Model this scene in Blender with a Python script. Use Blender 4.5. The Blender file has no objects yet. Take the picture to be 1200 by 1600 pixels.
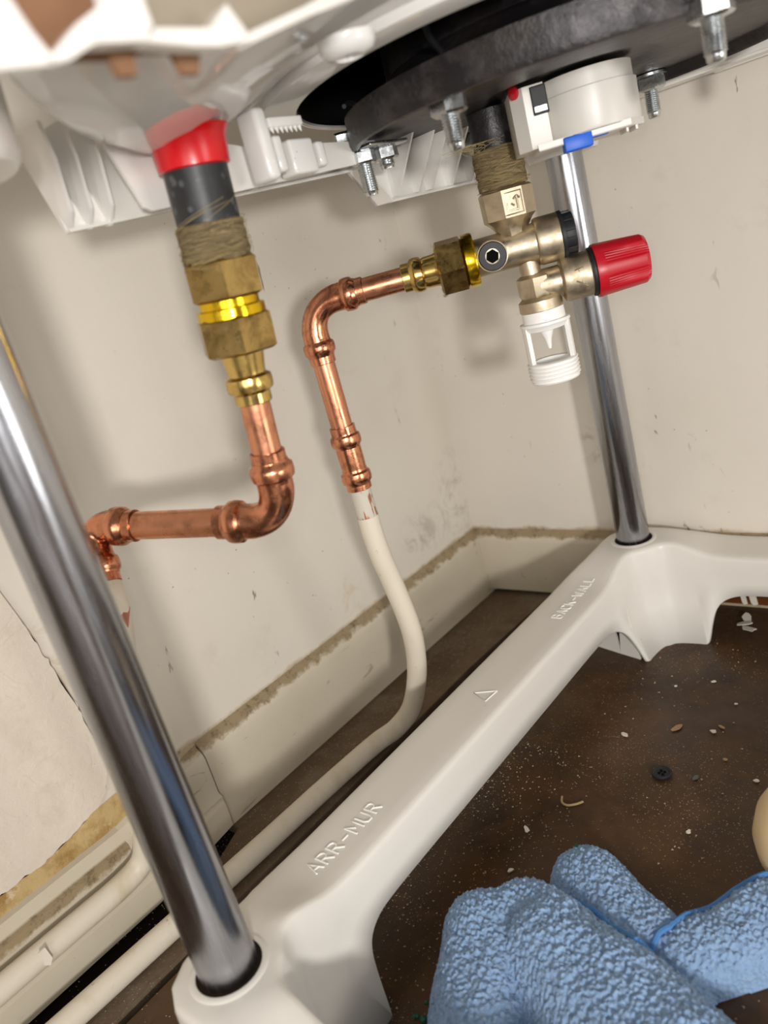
import bpy, bmesh, math, random
from mathutils import Vector, Matrix, noise
random.seed(7)
V = Vector
C = bpy.context.scene.collection
S = bpy.context.scene

# ------------------------------------------------------------------ camera
CAM = V((.493, 0, .37))
RIGHT = V((.750189704, .608363875, -.259053669))
DOWN = V((.00081049, -.392625518, -.919698073))
FWD = V((-.661221165, .689738065, -.295036694))
cd = bpy.data.cameras.new('camera'); cam = bpy.data.objects.new('camera', cd); C.objects.link(cam)
M = Matrix.Identity(4)
for i in range(3):
    M[i][0] = RIGHT[i]; M[i][1] = -DOWN[i]; M[i][2] = -FWD[i]; M[i][3] = CAM[i]
cam.matrix_world = M
cd.sensor_fit = 'VERTICAL'; cd.sensor_height = 36; cd.lens = 1244.89 / 1600 * 36
cd.clip_start = .01; cd.clip_end = 50
cd.dof.use_dof = True; cd.dof.focus_distance = .52; cd.dof.aperture_fstop = 7.5
S.camera = cam
# ------------------------------------------------------------------ world, lights, exposure
w = bpy.data.worlds.new('room_light'); S.world = w; w.use_nodes = True
nt = w.node_tree; bg = nt.nodes['Background']
tc = nt.nodes.new('ShaderNodeTexCoord'); sx = nt.nodes.new('ShaderNodeSeparateXYZ')
rp = nt.nodes.new('ShaderNodeValToRGB'); mr = nt.nodes.new('ShaderNodeMapRange')
mr.inputs[1].default_value = -1; mr.inputs[2].default_value = 1
nt.links.new(tc.outputs['Generated'], sx.inputs[0]); nt.links.new(sx.outputs[2], mr.inputs[0])
nt.links.new(mr.outputs[0], rp.inputs[0]); nt.links.new(rp.outputs[0], bg.inputs[0])
e = rp.color_ramp.elements
e[0].position = .25; e[0].color = (.12, .085, .06, 1)
e[1].position = .52; e[1].color = (.62, .575, .525, 1)
WORLD = .36
bg.inputs[1].default_value = WORLD
def lamp(name, loc, target, size, power, col):
    l = bpy.data.lights.new(name, 'AREA'); l.shape = 'DISK'; l.size = size; l.energy = power; l.color = col
    o = bpy.data.objects.new(name, l); C.objects.link(o); o.location = loc
    o.rotation_euler = (V(target) - V(loc)).to_track_quat('-Z', 'Y').to_euler()
    return o
lamp('inspection_lamp', (1.00, -.37, .37), (.1, .4, .25),   .08, 6.8, (1, .965, .925))
lamp('right_fill', (1.30, .30, .12), (.2, .4, .2), .40, 3.2, (1, .975, .94))  # added soft fill, low from the right; no actual lamp stands there
lamp('front_fill', (.95, -1.05, .42), (.15, .4, .22), .7, 5.6, (1, .965, .925))  # added broad fill from the front to soften shadows; no known opening there
lamp('phone_torch', (.486, -.006, .392), (.17, .4, .25), .02, .20, (1, .98, .95))
S.view_settings.view_transform = 'Standard'; S.view_settings.look = 'None'
S.view_settings.exposure = -0.06; S.view_settings.gamma = 1; S.view_settings.use_curve_mapping = False

# ------------------------------------------------------------------ materials
def lin(c):
    return tuple(((v / 255) / 12.92 if v / 255 <= .04045 else ((v / 255 + .055) / 1.055) ** 2.4) for v in c) + (1,)
class Mat:
    def __init__(s, name, rgb, rough=.5, metal=0., spec=.5):
        s.m = bpy.data.materials.new(name); s.m.use_nodes = True
        s.nt = s.m.node_tree; s.b = s.nt.nodes['Principled BSDF']
        s.col = s.n('ShaderNodeRGB'); s.col.outputs[0].default_value = lin(rgb); s.last = s.col.outputs[0]
        s.b.inputs['Roughness'].default_value = rough; s.b.inputs['Metallic'].default_value = metal
        s.b.inputs['Specular IOR Level'].default_value = spec
        s.tc = s.n('ShaderNodeTexCoord'); s.bh = None
        s.link(s.last, s.b.inputs['Base Color'])
    def n(s, t): return s.nt.nodes.new(t)
    def link(s, a, b): s.nt.links.new(a, b)
    def noise(s, scale, detail=4, rough=.55, dist=0, stretch=None):
        t = s.n('ShaderNodeTexNoise'); t.inputs['Scale'].default_value = scale
        t.inputs['Detail'].default_value = detail; t.inputs['Roughness'].default_value = rough
        t.inputs['Distortion'].default_value = dist
        src = s.tc.outputs['Object']
        if stretch:
            mp = s.n('ShaderNodeMapping'); mp.inputs['Scale'].default_value = stretch
            s.link(src, mp.inputs[0]); src = mp.outputs[0]
        s.link(src, t.inputs['Vector']); return t.outputs['Fac']
    def voro(s, scale, feature='F1', out='Distance', stretch=None):
        t = s.n('ShaderNodeTexVoronoi'); t.feature = feature; t.inputs['Scale'].default_value = scale
        src = s.tc.outputs['Object']
        if stretch:
            mp = s.n('ShaderNodeMapping'); mp.inputs['Scale'].default_value = stretch
            s.link(src, mp.inputs[0]); src = mp.outputs[0]
        s.link(src, t.inputs['Vector']); return t.outputs[out]
    def ramp(s, fac, lo, hi, a=0., b=1.):
        t = s.n('ShaderNodeMapRange'); t.clamp = True
        t.inputs[1].default_value = lo; t.inputs[2].default_value = hi; t.inputs[3].default_value = a; t.inputs[4].default_value = b
        s.link(fac, t.inputs[0]); return t.outputs[0]
    def mul(s, a, b, op='MULTIPLY'):
        t = s.n('ShaderNodeMath'); t.operation = op
        for i, v in enumerate((a, b)):
            if isinstance(v, (int, float)): t.inputs[i].default_value = v
            else: s.link(v, t.inputs[i])
        return t.outputs[0]
    def axis(s, k):
        t = s.n('ShaderNodeSeparateXYZ'); s.link(s.tc.outputs['Object'], t.inputs[0]); return t.outputs[k]
    def mix(s, fac, rgb):
        t = s.n('ShaderNodeMix'); t.data_type = 'RGBA'
        s.link(fac, t.inputs[0]); s.link(s.last, t.inputs[6]); t.inputs[7].default_value = lin(rgb)
        s.last = t.outputs[2]; s.link(s.last, s.b.inputs['Base Color']); return s
    def bump(s, fac, strength=.3, dist=.001):
        t = s.n('ShaderNodeBump'); t.inputs['Strength'].default_value = strength; t.inputs['Distance'].default_value = dist
        s.link(fac, t.inputs['Height'])
        if s.bh: s.link(s.bh, t.inputs['Normal'])
        s.bh = t.outputs[0]; s.link(s.bh, s.b.inputs['Normal']); return s
    def roughness(s, fac): s.link(fac, s.b.inputs['Roughness']); return s

SPOTS = {'cream_wall_paint_side': [((.188, .652, .132), (1, 1, 1.6), .016, (150, 122, 98), .9), ((.146, .652, .170), (1, 1, 1), .010, (160, 132, 110), .8), ((.165, .652, .146), (.6, 1, 1.5), .02, (176, 158, 134), .7),
   ((.285, .652, .437), (.5, 1, 3.2), .022, (196, 152, 82), .9), ((.32, .652, .434), (.5, 1, 3.4), .022, (206, 168, 104), .8)],
 'cream_wall_paint': [((-.008, .64, .115), (1, 1, .8), .05, (150, 144, 130), .6), ((-.008, .57, .105), (1, .6, 1), .03, (160, 152, 134), .6), ((-.008, .45, .09), (1, 1, .7), .022, (206, 190, 150), .8), ((-.008, .2, .19), (1, 1, .6), .03, (190, 172, 140), .7)]}
def wall_mat(name, rgb, along, stains=True):
    m = Mat(name, rgb, .6, 0, .3)
    m.mix(m.ramp(m.noise(6, 3), .45, .75, 0, .35), (208, 199, 181))
    m.mix(m.ramp(m.noise(22, 6, .7), .6, .78, 0, .3), (194, 183, 162))
    # scuffs and pits
    m.mix(m.mul(m.ramp(m.voro(90), .03, .07, 1, 0), m.ramp(m.noise(9, 2), .5, .62)), (120, 108, 92))
    m.mix(m.mul(m.ramp(m.noise(70, 3, .6, 1.2, (1, 1, .35)), .69, .74), m.ramp(m.noise(5, 2), .5, .6)), (150, 138, 118))
    for (cx, cy, cz), sc, rr, col, k in SPOTS.get(name, ()):
        d = m.n('ShaderNodeVectorMath'); d.operation = 'DISTANCE'
        mp = m.n('ShaderNodeMapping'); mp.inputs['Scale'].default_value = sc
        m.link(m.tc.outputs['Object'], mp.inputs[0]); m.link(mp.outputs[0], d.inputs[0])
        d.inputs[1].default_value = (cx * sc[0], cy * sc[1], cz * sc[2])
        m.mix(m.mul(m.ramp(d.outputs['Value'], rr * .35, rr, k, 0), m.ramp(m.noise(45, 6, .75, 1.5), .46, .68)), col)
    if stains:
        z = m.axis(2); nz = m.noise(30, 5, .7)
        zz = m.mul(z, m.mul(nz, .012), 'SUBTRACT')
        m.mix(m.ramp(zz, .0655, .0695, .75, 0), (164, 142, 104))
        m.mix(m.mul(m.ramp(zz, .0655, .0690, 1, 0), m.ramp(m.noise(110, 6, .8), .52, .72)), (110, 92, 64))
    m.bump(m.noise(14, 4), .35, .004).bump(m.noise(160, 4, .6), .12, .001).bump(m.ramp(m.voro(70), .02, .08), .15, .001)
    return m.m
M_wall_back = wall_mat('cream_wall_paint', (221, 214, 202), 1)
M_wall_right = wall_mat('cream_wall_paint_side', (224, 217, 206), 0)
def plaster():
    m = Mat('patch_plaster', (218, 208, 194), .65, 0, .25)
    m.mix(m.ramp(m.noise(30, 5, .7), .52, .75, 0, .6), (198, 184, 164))
    m.mix(m.ramp(m.voro(120), .02, .06, .7, 0), (168, 152, 130))
    m.bump(m.noise(40, 5, .65), .5, .003).bump(m.ramp(m.noise(25, 2, .5, 2.), .55, .6), .2, .001)
    return m.m
M_plaster = plaster()
def ochre():
    m = Mat('raw_plaster_ochre', (196, 170, 122), .8, 0, .2)
    m.mix(m.ramp(m.noise(45, 5, .7), .45, .65), (160, 128, 76))
    m.mix(m.ramp(m.noise(60, 5, .7), .58, .68), (214, 196, 160))
    m.bump(m.noise(80, 5, .7), .6, .003); return m.m
M_ochre = ochre()
def skirt(name, ztop, zlim=1.):
    m = Mat(name, (208, 199, 180), .45, 0, .4)
    m.mix(m.ramp(m.noise(9, 4), .45, .7, 0, .6), (194, 182, 160))
    z = m.axis(2); zz = m.mul(z, m.mul(m.noise(60, 5, .7), .016), 'ADD')
    cut = m.ramp(z, zlim, zlim + .0015, 1, 0)
    m.mix(m.mul(cut, m.ramp(zz, ztop + .0065, ztop + .0095, 0, .85)), (146, 126, 92))
    m.mix(m.mul(m.mul(cut, m.ramp(zz, ztop + .0065, ztop + .0095)), m.ramp(m.noise(130, 6, .8), .5, .7)), (96, 80, 56))
    m.mix(m.ramp(m.voro(140), .02, .045, .6, 0), (120, 106, 84))
    m.mix(m.ramp(m.noise(60, 3, .6, 2., (1, .3, 1)), .66, .72, 0, .6), (150, 134, 108))
    m.bump(m.noise(20, 4), .25, .002).bump(m.noise(200, 3), .1, .001); return m.m
M_skirt = skirt('skirting_paint', .0655); M_skirt_old = skirt('old_skirting_paint', .0405, .0475)
def floor_mat(name, base, dust, dustlo):
    m = Mat(name, base, .5, 0, .4)
    m.mix(m.ramp(m.noise(16, 6, .7, .6), .42, .66), (84, 57, 29))
    m.mix(m.ramp(m.noise(9, 4, .6), .52, .7), (44, 30, 20))
    m.mix(m.ramp(m.noise(7, 5, .65, .4), .56, .76, 0, .5), (112, 88, 62))
    m.mix(m.ramp(m.noise(38, 7, .75, .8), .54, .72, 0, .5), (104, 70, 32))
    m.mix(m.ramp(m.noise(60, 6, .75, 1.5), .6, .7, 0, .5), (30, 22, 16))
    m.mix(m.mul(m.ramp(m.voro(260), .05, .16, 1, 0), m.ramp(m.noise(14, 4), dustlo, dustlo + .12)), dust)
    m.mix(m.mul(m.ramp(m.voro(520), .08, .2, 1, 0), m.ramp(m.noise(11, 4), dustlo - .03, dustlo + .1)), dust)
    m.roughness(m.ramp(m.noise(12, 4), .3, .7, .35, .65))
    m.bump(m.noise(130, 5, .7), .25, .001).bump(m.noise(12, 3), .2, .002); return m.m
M_floor = floor_mat('brown_hardboard', (66, 46, 27), (168, 150, 122), .47)
def boards():
    m = Mat('dusty_floorboards', (112, 95, 78), .8, 0, .2)
    m.mix(m.ramp(m.noise(14, 5, .7, .5, (1, .4, 1)), .4, .65), (92, 75, 58))
    m.mix(m.ramp(m.noise(9, 5, .7), .5, .68), (132, 120, 104))
    m.mix(m.mul(m.ramp(m.voro(420), .06, .2, 1, 0), m.ramp(m.noise(18, 4), .42, .55)), (170, 156, 136))
    m.bump(m.noise(160, 5, .75), .5, .0015); return m.m
M_boards = boards()
M_dark = Mat('dark_gap', (38, 30, 23), .95, 0, .1).m
def plastic(name, rgb, rough=.28, specks=True):
    m = Mat(name, rgb, rough, 0, .5)
    if specks:
        m.mix(m.mul(m.ramp(m.voro(130), .03, .055, 1, 0), m.ramp(m.noise(10, 2), .56, .62)), (82, 76, 70))
    m.mix(m.ramp(m.noise(14, 4, .6), .6, .8, 0, .3), (206, 200, 190))
    m.bump(m.noise(250, 2), .04, .0005); return m.m
M_white = plastic('white_moulded_plastic', (228, 225, 220), .22)
M_cover = plastic('white_glossy_cover', (226, 225, 222), .08)
M_frame = plastic('white_frame_plastic', (228, 224, 217), .34)
M_tstat = plastic('thermostat_plastic', (222, 218, 211), .35, False)
M_tund = plastic('tundish_plastic', (244, 243, 240), .3, False)
M_tund.node_tree.nodes['Principled BSDF'].inputs['Transmission Weight'].default_value = .0
def metal(name, rgb, rough, dark=None, scale=30, bump=.08, lo=.55, hi=.75, amt=.8, stretch=None):
    m = Mat(name, rgb, rough, 1.)
    if dark: m.mix(m.ramp(m.noise(scale, 5, .65, .6, stretch), lo, hi, 0, amt), dark)
    m.roughness(m.ramp(m.noise(scale * 2, 4, .6, 0, stretch), .3, .7, rough * .7, rough * 1.5))
    m.bump(m.noise(scale * 5, 3, .6, 0, stretch), bump, .0006); return m.m
M_copper = metal('copper_tube', (222, 156, 122), .28, (150, 92, 64), 55, .06, .5, .75)
M_copper2 = metal('copper_fitting', (214, 146, 112), .22, (124, 72, 50), 95, .12, .48, .7)
M_brass = metal('brass_bright', (214, 184, 112), .2, (128, 98, 44), 40, .06, .5, .8)
M_brass2 = metal('brass_worn', (174, 146, 90), .28, (84, 62, 32), 60, .12, .46, .68)
M_gold = metal('brass_golden_ring', (230, 190, 40), .2, (150, 112, 20), 40, .04)
M_nickel = metal('nickel_cast', (198, 184, 160), .42, (128, 114, 92), 60, .05, .5, .8, .6)
_m = M_nickel.node_tree
M_steel = metal('galvanised_pole', (182, 184, 190), .22, (126, 128, 134), 14, .05, .45, .75, .7, (6, 6, .5))
M_zinc = metal('zinc_bolt', (206, 210, 212), .24, (120, 124, 128), 60, .1)
def enamel():
    m = Mat('dark_enamel_steel', (44, 42, 44), .42, .5, .5)
    m.mix(m.ramp(m.noise(35, 5, .7), .5, .72), (88, 85, 86))
    m.mix(m.ramp(m.noise(18, 5, .7), .52, .7), (52, 46, 42))
    m.bump(m.noise(90, 5, .7), .5, .002); return m.m
M_enamel = enamel()
M_black = Mat('black_cavity', (9, 9, 10), .7, 0, .2).m
def blackpipe():
    m = Mat('black_coated_pipe', (34, 35, 38), .45, 0, .5)
    m.mix(m.mul(m.ramp(m.voro(150), .16, .3, .55, 0), m.ramp(m.noise(45, 2), .40, .46)), (104, 108, 112))
    m.mix(m.ramp(m.noise(60, 4), .6, .75, 0, .5), (70, 70, 66)); m.bump(m.noise(150, 4), .2, .001); return m.m
M_bpipe = blackpipe()
M_red = Mat('red_sleeve', (206, 8, 22), .3, 0, .5).m
M_redcap = Mat('red_cap', (186, 18, 36), .35, 0, .5).m
M_rubber = Mat('black_rubber', (30, 31, 34), .5, 0, .4).m
M_hex = Mat('black_void', (4, 4, 5), .8, 0, .1).m
M_blue = Mat('blue_dial', (16, 96, 214), .4, 0, .4).m
def hemp():
    m = Mat('hemp_fibre', (156, 138, 104), .9, 0, .2)
    m.mix(m.ramp(m.noise(90, 6, .75, 1., (1, 1, 5)), .46, .66), (112, 94, 62))
    m.mix(m.ramp(m.noise(140, 5, .7, 1., (1, 1, 4)), .58, .7), (192, 174, 130))
    m.bump(m.noise(130, 5, .75, 1., (1, 1, 5)), 1., .003); return m.m
M_hemp = hemp()
M_fibre = Mat('hemp_strand', (170, 150, 104), .8, 0, .2).m
def pipepaint():
    m = Mat('cream_pipe_paint', (222, 213, 196), .42, 0, .4)
    m.mix(m.ramp(m.noise(40, 4, .6, 0, (1, 1, .3)), .52, .72, 0, .7), (198, 186, 156))
    m.mix(m.ramp(m.noise(90, 4, .7), .66, .74, 0, .7), (164, 140, 104))
    m.bump(m.noise(160, 3, .6, 0, (1, 1, .08)), .25, .0008); return m.m
M_ppaint = pipepaint()
def barepaint():
    m = Mat('half_stripped_copper', (206, 200, 186), .5, 0, .4)
    f = m.ramp(m.noise(110, 4, .6, 0, (1, 1, .25)), .5, .53)
    m.mix(f, (184, 128, 104)); m.link(m.mul(f, .7), m.b.inputs['Metallic'])
    return m.m
M_bare = barepaint()
M_stain = Mat('bare_copper_streak', (176, 118, 98), .4, .3, .5).m
def cloth_m():
    m = Mat('blue_microfibre', (144, 174, 212), .95, 0, .1)
    m.mix(m.ramp(m.noise(300, 3, .7), .5, .68, 0, .5), (162, 184, 208))
    m.b.inputs['Sheen Weight'].default_value = .35
    m.b.inputs['Sheen Tint'].default_value = lin((200, 215, 235))
    m.bump(m.voro(420), .8, .0018); return m.m
M_cloth = cloth_m()
M_seam = Mat('blue_stitched_edge', (84, 136, 196), .85, 0, .2); M_seam.bump(M_seam.noise(500, 3), .6, .001); M_seam = M_seam.m
M_flake = Mat('white_paint_flake', (226, 218, 204), .6, 0, .3).m
M_tan = Mat('tan_flake', (176, 142, 104), .7, 0, .3).m
M_grey = Mat('grey_flake', (104, 108, 104), .7, 0, .3).m
M_green = Mat('green_plastic_scrap', (20, 92, 70), .5, 0, .4).m
M_dust = Mat('plaster_dust', (176, 160, 136), .9, 0, .2).m
M_tub = Mat('cream_tub_plastic', (232, 206, 160), .4, 0, .4).m
def wood():
    m = Mat('varnished_brown_wood', (104, 58, 22), .35, 0, .5)
    m.mix(m.ramp(m.noise(30, 5, .6, .5, (.3, 1, 3)), .45, .7), (64, 34, 14)); return m.m
M_wood = wood()
M_brownfoam = Mat('brown_insulation', (132, 98, 74), .9, 0, .2).m
M_beige = Mat('beige_shell', (150, 140, 124), .6, 0, .3).m

# ------------------------------------------------------------------ geometry helpers
def link_mesh(name, bm, mat, root=None, parent=None, smooth=40, org=None):
    """one mesh object; verts are given in world space"""
    off = V(root.location) if root is not None else (V(org) if org is not None else V((0, 0, 0)))
    if off.length: bmesh.ops.translate(bm, verts=bm.verts, vec=-off)
    bmesh.ops.recalc_face_normals(bm, faces=bm.faces)
    me = bpy.data.meshes.new(name); bm.to_mesh(me); bm.free()
    mats = mat if isinstance(mat, (list, tuple)) else [mat]
    for mm in mats: me.materials.append(mm)
    if smooth:
        for p in me.polygons: p.use_smooth = True
        me.set_sharp_from_angle(angle=math.radians(smooth))
    o = bpy.data.objects.new(name, me); C.objects.link(o)
    if parent is not None: o.parent = parent
    elif root is not None: o.parent = root
    elif org is not None: o.location = off
    return o
def thing(name, label, cat, loc, group=None):
    o = bpy.data.objects.new(name, None); C.objects.link(o); o.location = loc; o.empty_display_size = .02
    return tag(o, label, cat, group)
def tag(o, label, cat, group=None, kind=None):
    o['label'] = label; o['category'] = cat
    if group: o['group'] = group
    if kind: o['kind'] = kind
    return o
def struct(o): o['kind'] = 'structure'; return o
def frame(p, d, up=(0, 0, 1)):
    z = V(d).normalized(); u = V(up)
    if abs(z.dot(u)) > .98: u = V((0, 1, 0))
    x = u.cross(z).normalized(); y = z.cross(x)
    m = Matrix.Identity(4)
    for i in range(3): m[i][0] = x[i]; m[i][1] = y[i]; m[i][2] = z[i]; m[i][3] = p[i]
    return m
def lathe(bm, prof, mat=Matrix.Identity(4), n=40, a0=0., cap0=False, cap1=False, poly=None):
    """prof: list of (r, z). poly: facets for a hexagon etc."""
    rings = []
    N = poly or n
    for r, z in prof:
        ring = [bm.verts.new(mat @ V((r * math.cos(a0 + 2 * math.pi * i / N), r * math.sin(a0 + 2 * math.pi * i / N), z))) for i in range(N)]
        rings.append(ring)
    for a, b in zip(rings[:-1], rings[1:]):
        for i in range(N): bm.faces.new((a[i], a[(i + 1) % N], b[(i + 1) % N], b[i]))
    if cap0: bm.faces.new(rings[0][::-1])
    if cap1: bm.faces.new(rings[-1])
    return bm
def between(p0, p1, prof, n=40, caps=True, bm=None, poly=None, a0=0.):
    """prof: (r, t) t in metres from p0 toward p1"""
    bm = bm or bmesh.new()
    return lathe(bm, prof, frame(p0, V(p1) - V(p0)), n, a0, caps, caps, poly)
def hexnut(p0, d, r, L, bm=None, a0=0., ch=.0012, n=6):
    bm = bm or bmesh.new(); m = frame(p0, d)
    lathe(bm, [(r * .86, 0), (r, ch), (r, L - ch), (r * .86, L)], m, 6, a0, True, True, n)
    return bm
def smoothpath(pts, sub=10):
    P = [V(p) for p in pts]; out = []
    for i in range(len(P) - 1):
        p0 = P[max(i - 1, 0)]; p1 = P[i]; p2 = P[i + 1]; p3 = P[min(i + 2, len(P) - 1)]
        for k in range(sub):
            t = k / sub
            out.append(.5 * ((2 * p1) + (p2 - p0) * t + (2 * p0 - 5 * p1 + 4 * p2 - p3) * t * t + (3 * p1 - p0 - 3 * p2 + p3) * t ** 3))
    out.append(P[-1]); return out
def tube(bm, path, r, n=24, caps=True):
    path = [V(p) for p in path]; rs = r if isinstance(r, (list, tuple)) else [r] * len(path)
    t0 = (path[1] - path[0]).normalized(); x = V((0, 0, 1)).cross(t0)
    if x.length < .05: x = V((1, 0, 0)).cross(t0)
    x.normalize(); rings = []
    for i, p in enumerate(path):
        t = (path[min(i + 1, len(path) - 1)] - path[max(i - 1, 0)]).normalized()
        x = (x - t * x.dot(t)).normalized(); y = t.cross(x)
        rings.append([bm.verts.new(p + rs[i] * (x * math.cos(2 * math.pi * k / n) + y * math.sin(2 * math.pi * k / n))) for k in range(n)])
    for a, b in zip(rings[:-1], rings[1:]):
        for k in range(n): bm.faces.new((a[k], a[(k + 1) % n], b[(k + 1) % n], b[k]))
    if caps: bm.faces.new(rings[0][::-1]); bm.faces.new(rings[-1])
    return bm
def box(bm, lo, hi, bev=0., mat=None):
    r = bmesh.ops.create_cube(bm, size=1); vs = r['verts']
    lo = V(lo); hi = V(hi)
    for v in vs:
        v.co = V([(lo[i] + hi[i]) / 2 + v.co[i] * (hi[i] - lo[i]) for i in range(3)])
    if bev:
        es = list({e for v in vs for e in v.link_edges})
        g = bmesh.ops.bevel(bm, geom=es, offset=bev, segments=3, affect='EDGES', profile=.5); vs = list({v for f in g['faces'] for v in f.verts} | {v for v in vs if v.is_valid})
    if mat is not None: bmesh.ops.transform(bm, matrix=mat, verts=vs)
    return bm
def prism(bm, pts, off):
    """planar polygon extruded by vector off"""
    a = [bm.verts.new(V(p)) for p in pts]; b = [bm.verts.new(V(p) + V(off)) for p in pts]
    n = len(a); bm.faces.new(a[::-1]); bm.faces.new(b)
    for i in range(n): bm.faces.new((a[i], a[(i + 1) % n], b[(i + 1) % n], b[i]))
    return bm
def nb(): return bmesh.new()

# ================================================================== SETTING
def wall_grid(name, mat, fn, nu, nv, thick):
    bm = nb(); g = [[bm.verts.new(fn(i / nu, j / nv)) for j in range(nv + 1)] for i in range(nu + 1)]
    for i in range(nu):
        for j in range(nv): bm.faces.new((g[i][j], g[i + 1][j], g[i + 1][j + 1], g[i][j + 1]))
    bmesh.ops.solidify(bm, geom=bm.faces[:], thickness=thick)
    return struct(link_mesh(name, bm, mat))
def wob(a, b, s): return noise.noise(V((a * s, b * s, 3.1)))
bm = nb(); box(bm, (-.08, -.9, -.03), (-.008, .73, 1.3)); wall_back = struct(link_mesh('wall_back', bm, M_wall_back, smooth=0))
bm = nb(); box(bm, (-.008, .652, -.03), (1.5, .73, 1.3)); wall_right = struct(link_mesh('wall_right', bm, M_wall_right, smooth=0))
# smooth newer plaster layer left of the pipe, broken off along its lower edge
edge = [(.183, .189), (.186, .165), (.189, .150), (.1885, .136), (.191, .122), (.1925, .108), (.1905, .0986), (.186, .092), (.182, .085), (.1746, .0791), (.165, .0775), (.1533, .0753), (.142, .0722), (.1282, .0708), (.115, .0718), (.1023, .0712), (.06, .070), (-.3, .069)]
bm = nb()
pts = [(-.3, .8), (.135, .8), (.15, .42), (.168, .27), (.178, .22)]
ring = pts + edge
fine = []
for i in range(len(ring)):
    a = V(ring[i]); b = V(ring[(i + 1) % len(ring)]); L = (b - a).length
    k = max(1, int(L / .0025)) if (4 <= i < len(ring) - 2) else 1
    for q in range(k):
        p = a.lerp(b, q / k)
        if k > 1: p = p + V((noise.noise(V((p.x * 260, p.y * 260, 0))), noise.noise(V((p.x * 260, p.y * 260, 9))))) * .0016
        fine.append(p)
f0 = [bm.verts.new((-.0095, p.x, p.y)) for p in fine]; f1 = [bm.verts.new((-.0045, p.x, p.y)) for p in fine]
bm.faces.new(f1)
for i in range(len(fine)): bm.faces.new((f0[i], f0[(i + 1) % len(fine)], f1[(i + 1) % len(fine)], f1[i]))
bmesh.ops.triangulate(bm, faces=[f for f in bm.faces if len(f.verts) > 4])
link_mesh('plaster_patch', bm, M_plaster, parent=wall_back, smooth=30)
# raw ochre strip exposed under the patch
bm = nb(); P = []
for i in range(60):
    y = -.3 + .505 * i / 59
    P.append((y, .0555 + .0006 * noise.noise(V((y * 90, 0, 0))), .078 + .002 * noise.noise(V((y * 60, 4, 0)))))
P.append((.21, .056, .088))
for a, b in zip(P[:-1], P[1:]):
    v = [bm.verts.new((-.0070, a[0], a[1])), bm.verts.new((-.0070, b[0], b[1])), bm.verts.new((-.0074, b[0], b[2])), bm.verts.new((-.0074, a[0], a[2]))]
    bm.faces.new(v)
bmesh.ops.remove_doubles(bm, verts=bm.verts, dist=1e-5)
link_mesh('raw_plaster_strip', bm, M_ochre, parent=wall_back)
# floor: hardboard sheet right of a slanting gap, older boards left of it
GAP = [(.066, -.9), (.0668, .30), (.0655, .42), (.0645, .50), (.0670, .55), (.0722, .633), (.074, .66)]
bm = nb()
def slab(bm, poly, z0, z1):
    prism(bm, [(x, y, z0) for x, y in poly], (0, 0, z1 - z0))
slab(bm, [(1.5, .66), (1.5, -.9)][::-1] + [(x + .0095, y) for x, y in GAP[::-1]], -.008, 0)
floor = struct(link_mesh('floor', bm, M_floor, smooth=0))
bm = nb()
slab(bm, [(.030, -.9)] + GAP + [(-.03, .66), (-.03, .256), (.010, .256), (.033, .2), (.029, .1)], -.008, -.0006)
link_mesh('floorboards', bm, M_boards, parent=floor, smooth=0)
bm = nb(); box(bm, (-.05, -.9, -.03), (1.5, .73, -.0081)); link_mesh('sub_floor', bm, M_dark, parent=floor, smooth=0)
# skirting
def skirt_prof(bm, prof, a, b, ax):
    """prof (d, z): d = distance out of the wall face"""
    A = [];B = []
    for d, z in prof:
        if ax == 'y': A.append(bm.verts.new((d, a, z))); B.append(bm.verts.new((d, b, z)))
        else: A.append(bm.verts.new((a, .644 - d, z))); B.append(bm.verts.new((b, .644 - d, z)))
    n = len(A)
    for i in range(n): bm.faces.new((A[i], A[(i + 1) % n], B[(i + 1) % n], B[i]))
    bm.faces.new(A[::-1]); bm.faces.new(B)
PR = [(-.0085, 0), (.0035, 0), (.0035, .004), (.001, .03), (.0005, .060), (-.001, .0655), (-.004, .0685), (-.0085, .0725)]
bm = nb(); skirt_prof(bm, PR, .2572, .652, 'y')
base_b = struct(link_mesh('baseboard_back', bm, M_skirt, smooth=35))
PL = [(-.0085, .001), (.016, .001), (.016, .020), (.013, .0235), (.0045, .0245), (.0035, .030), (.0030, .0460), (.0005, .0475), (-.003, .0560), (-.0085, .0580)]
bm = nb(); skirt_prof(bm, PL, -.9, .180, 'y')
link_mesh('skirting_plinth', bm, M_skirt_old, parent=base_b, smooth=35)
bm = nb(); PA = [(-.0085, .001), (.0105, .001), (.0100, .020), (.008, .0235), (.004, .0265), (.0010, .030), (.0008, .046), (.0005, .0600), (-.001, .0640), (-.0085, .0705)]
A_ = [bm.verts.new((d, .180, z)) for d, z in PL]; B_ = [bm.verts.new((d * (.45 if d > .004 else 1), .2562, z)) for d, z in PA]
for i in range(len(A_)): bm.faces.new((A_[i], A_[(i + 1) % len(A_)], B_[(i + 1) % len(A_)], B_[i]))
bm.faces.new(A_[::-1]); bm.faces.new(B_)
link_mesh('skirting_end', bm, M_skirt, parent=base_b, smooth=35)
PRR = [(-.0085, .004), (.0005, .004), (.0005, .060), (-.001, .0655), (-.004, .0685), (-.0085, .0725)]
bm = nb(); skirt_prof(bm, PRR, -.0085, .235, 'x'); skirt_prof(bm, [(-.0085, .031)] + [(d, max(z, .031)) for d, z in PRR[1:]], .235, 1.5, 'x')
base_r = struct(link_mesh('baseboard_right', bm, M_skirt, smooth=35))
bm = nb(); skirt_prof(bm, [(-.0085, .007), (0, .007), (0, .031), (-.0085, .031)], .235, 1.5, 'x')
link_mesh('bare_wood_strip', bm, M_wood, parent=base_r, smooth=0)
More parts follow.
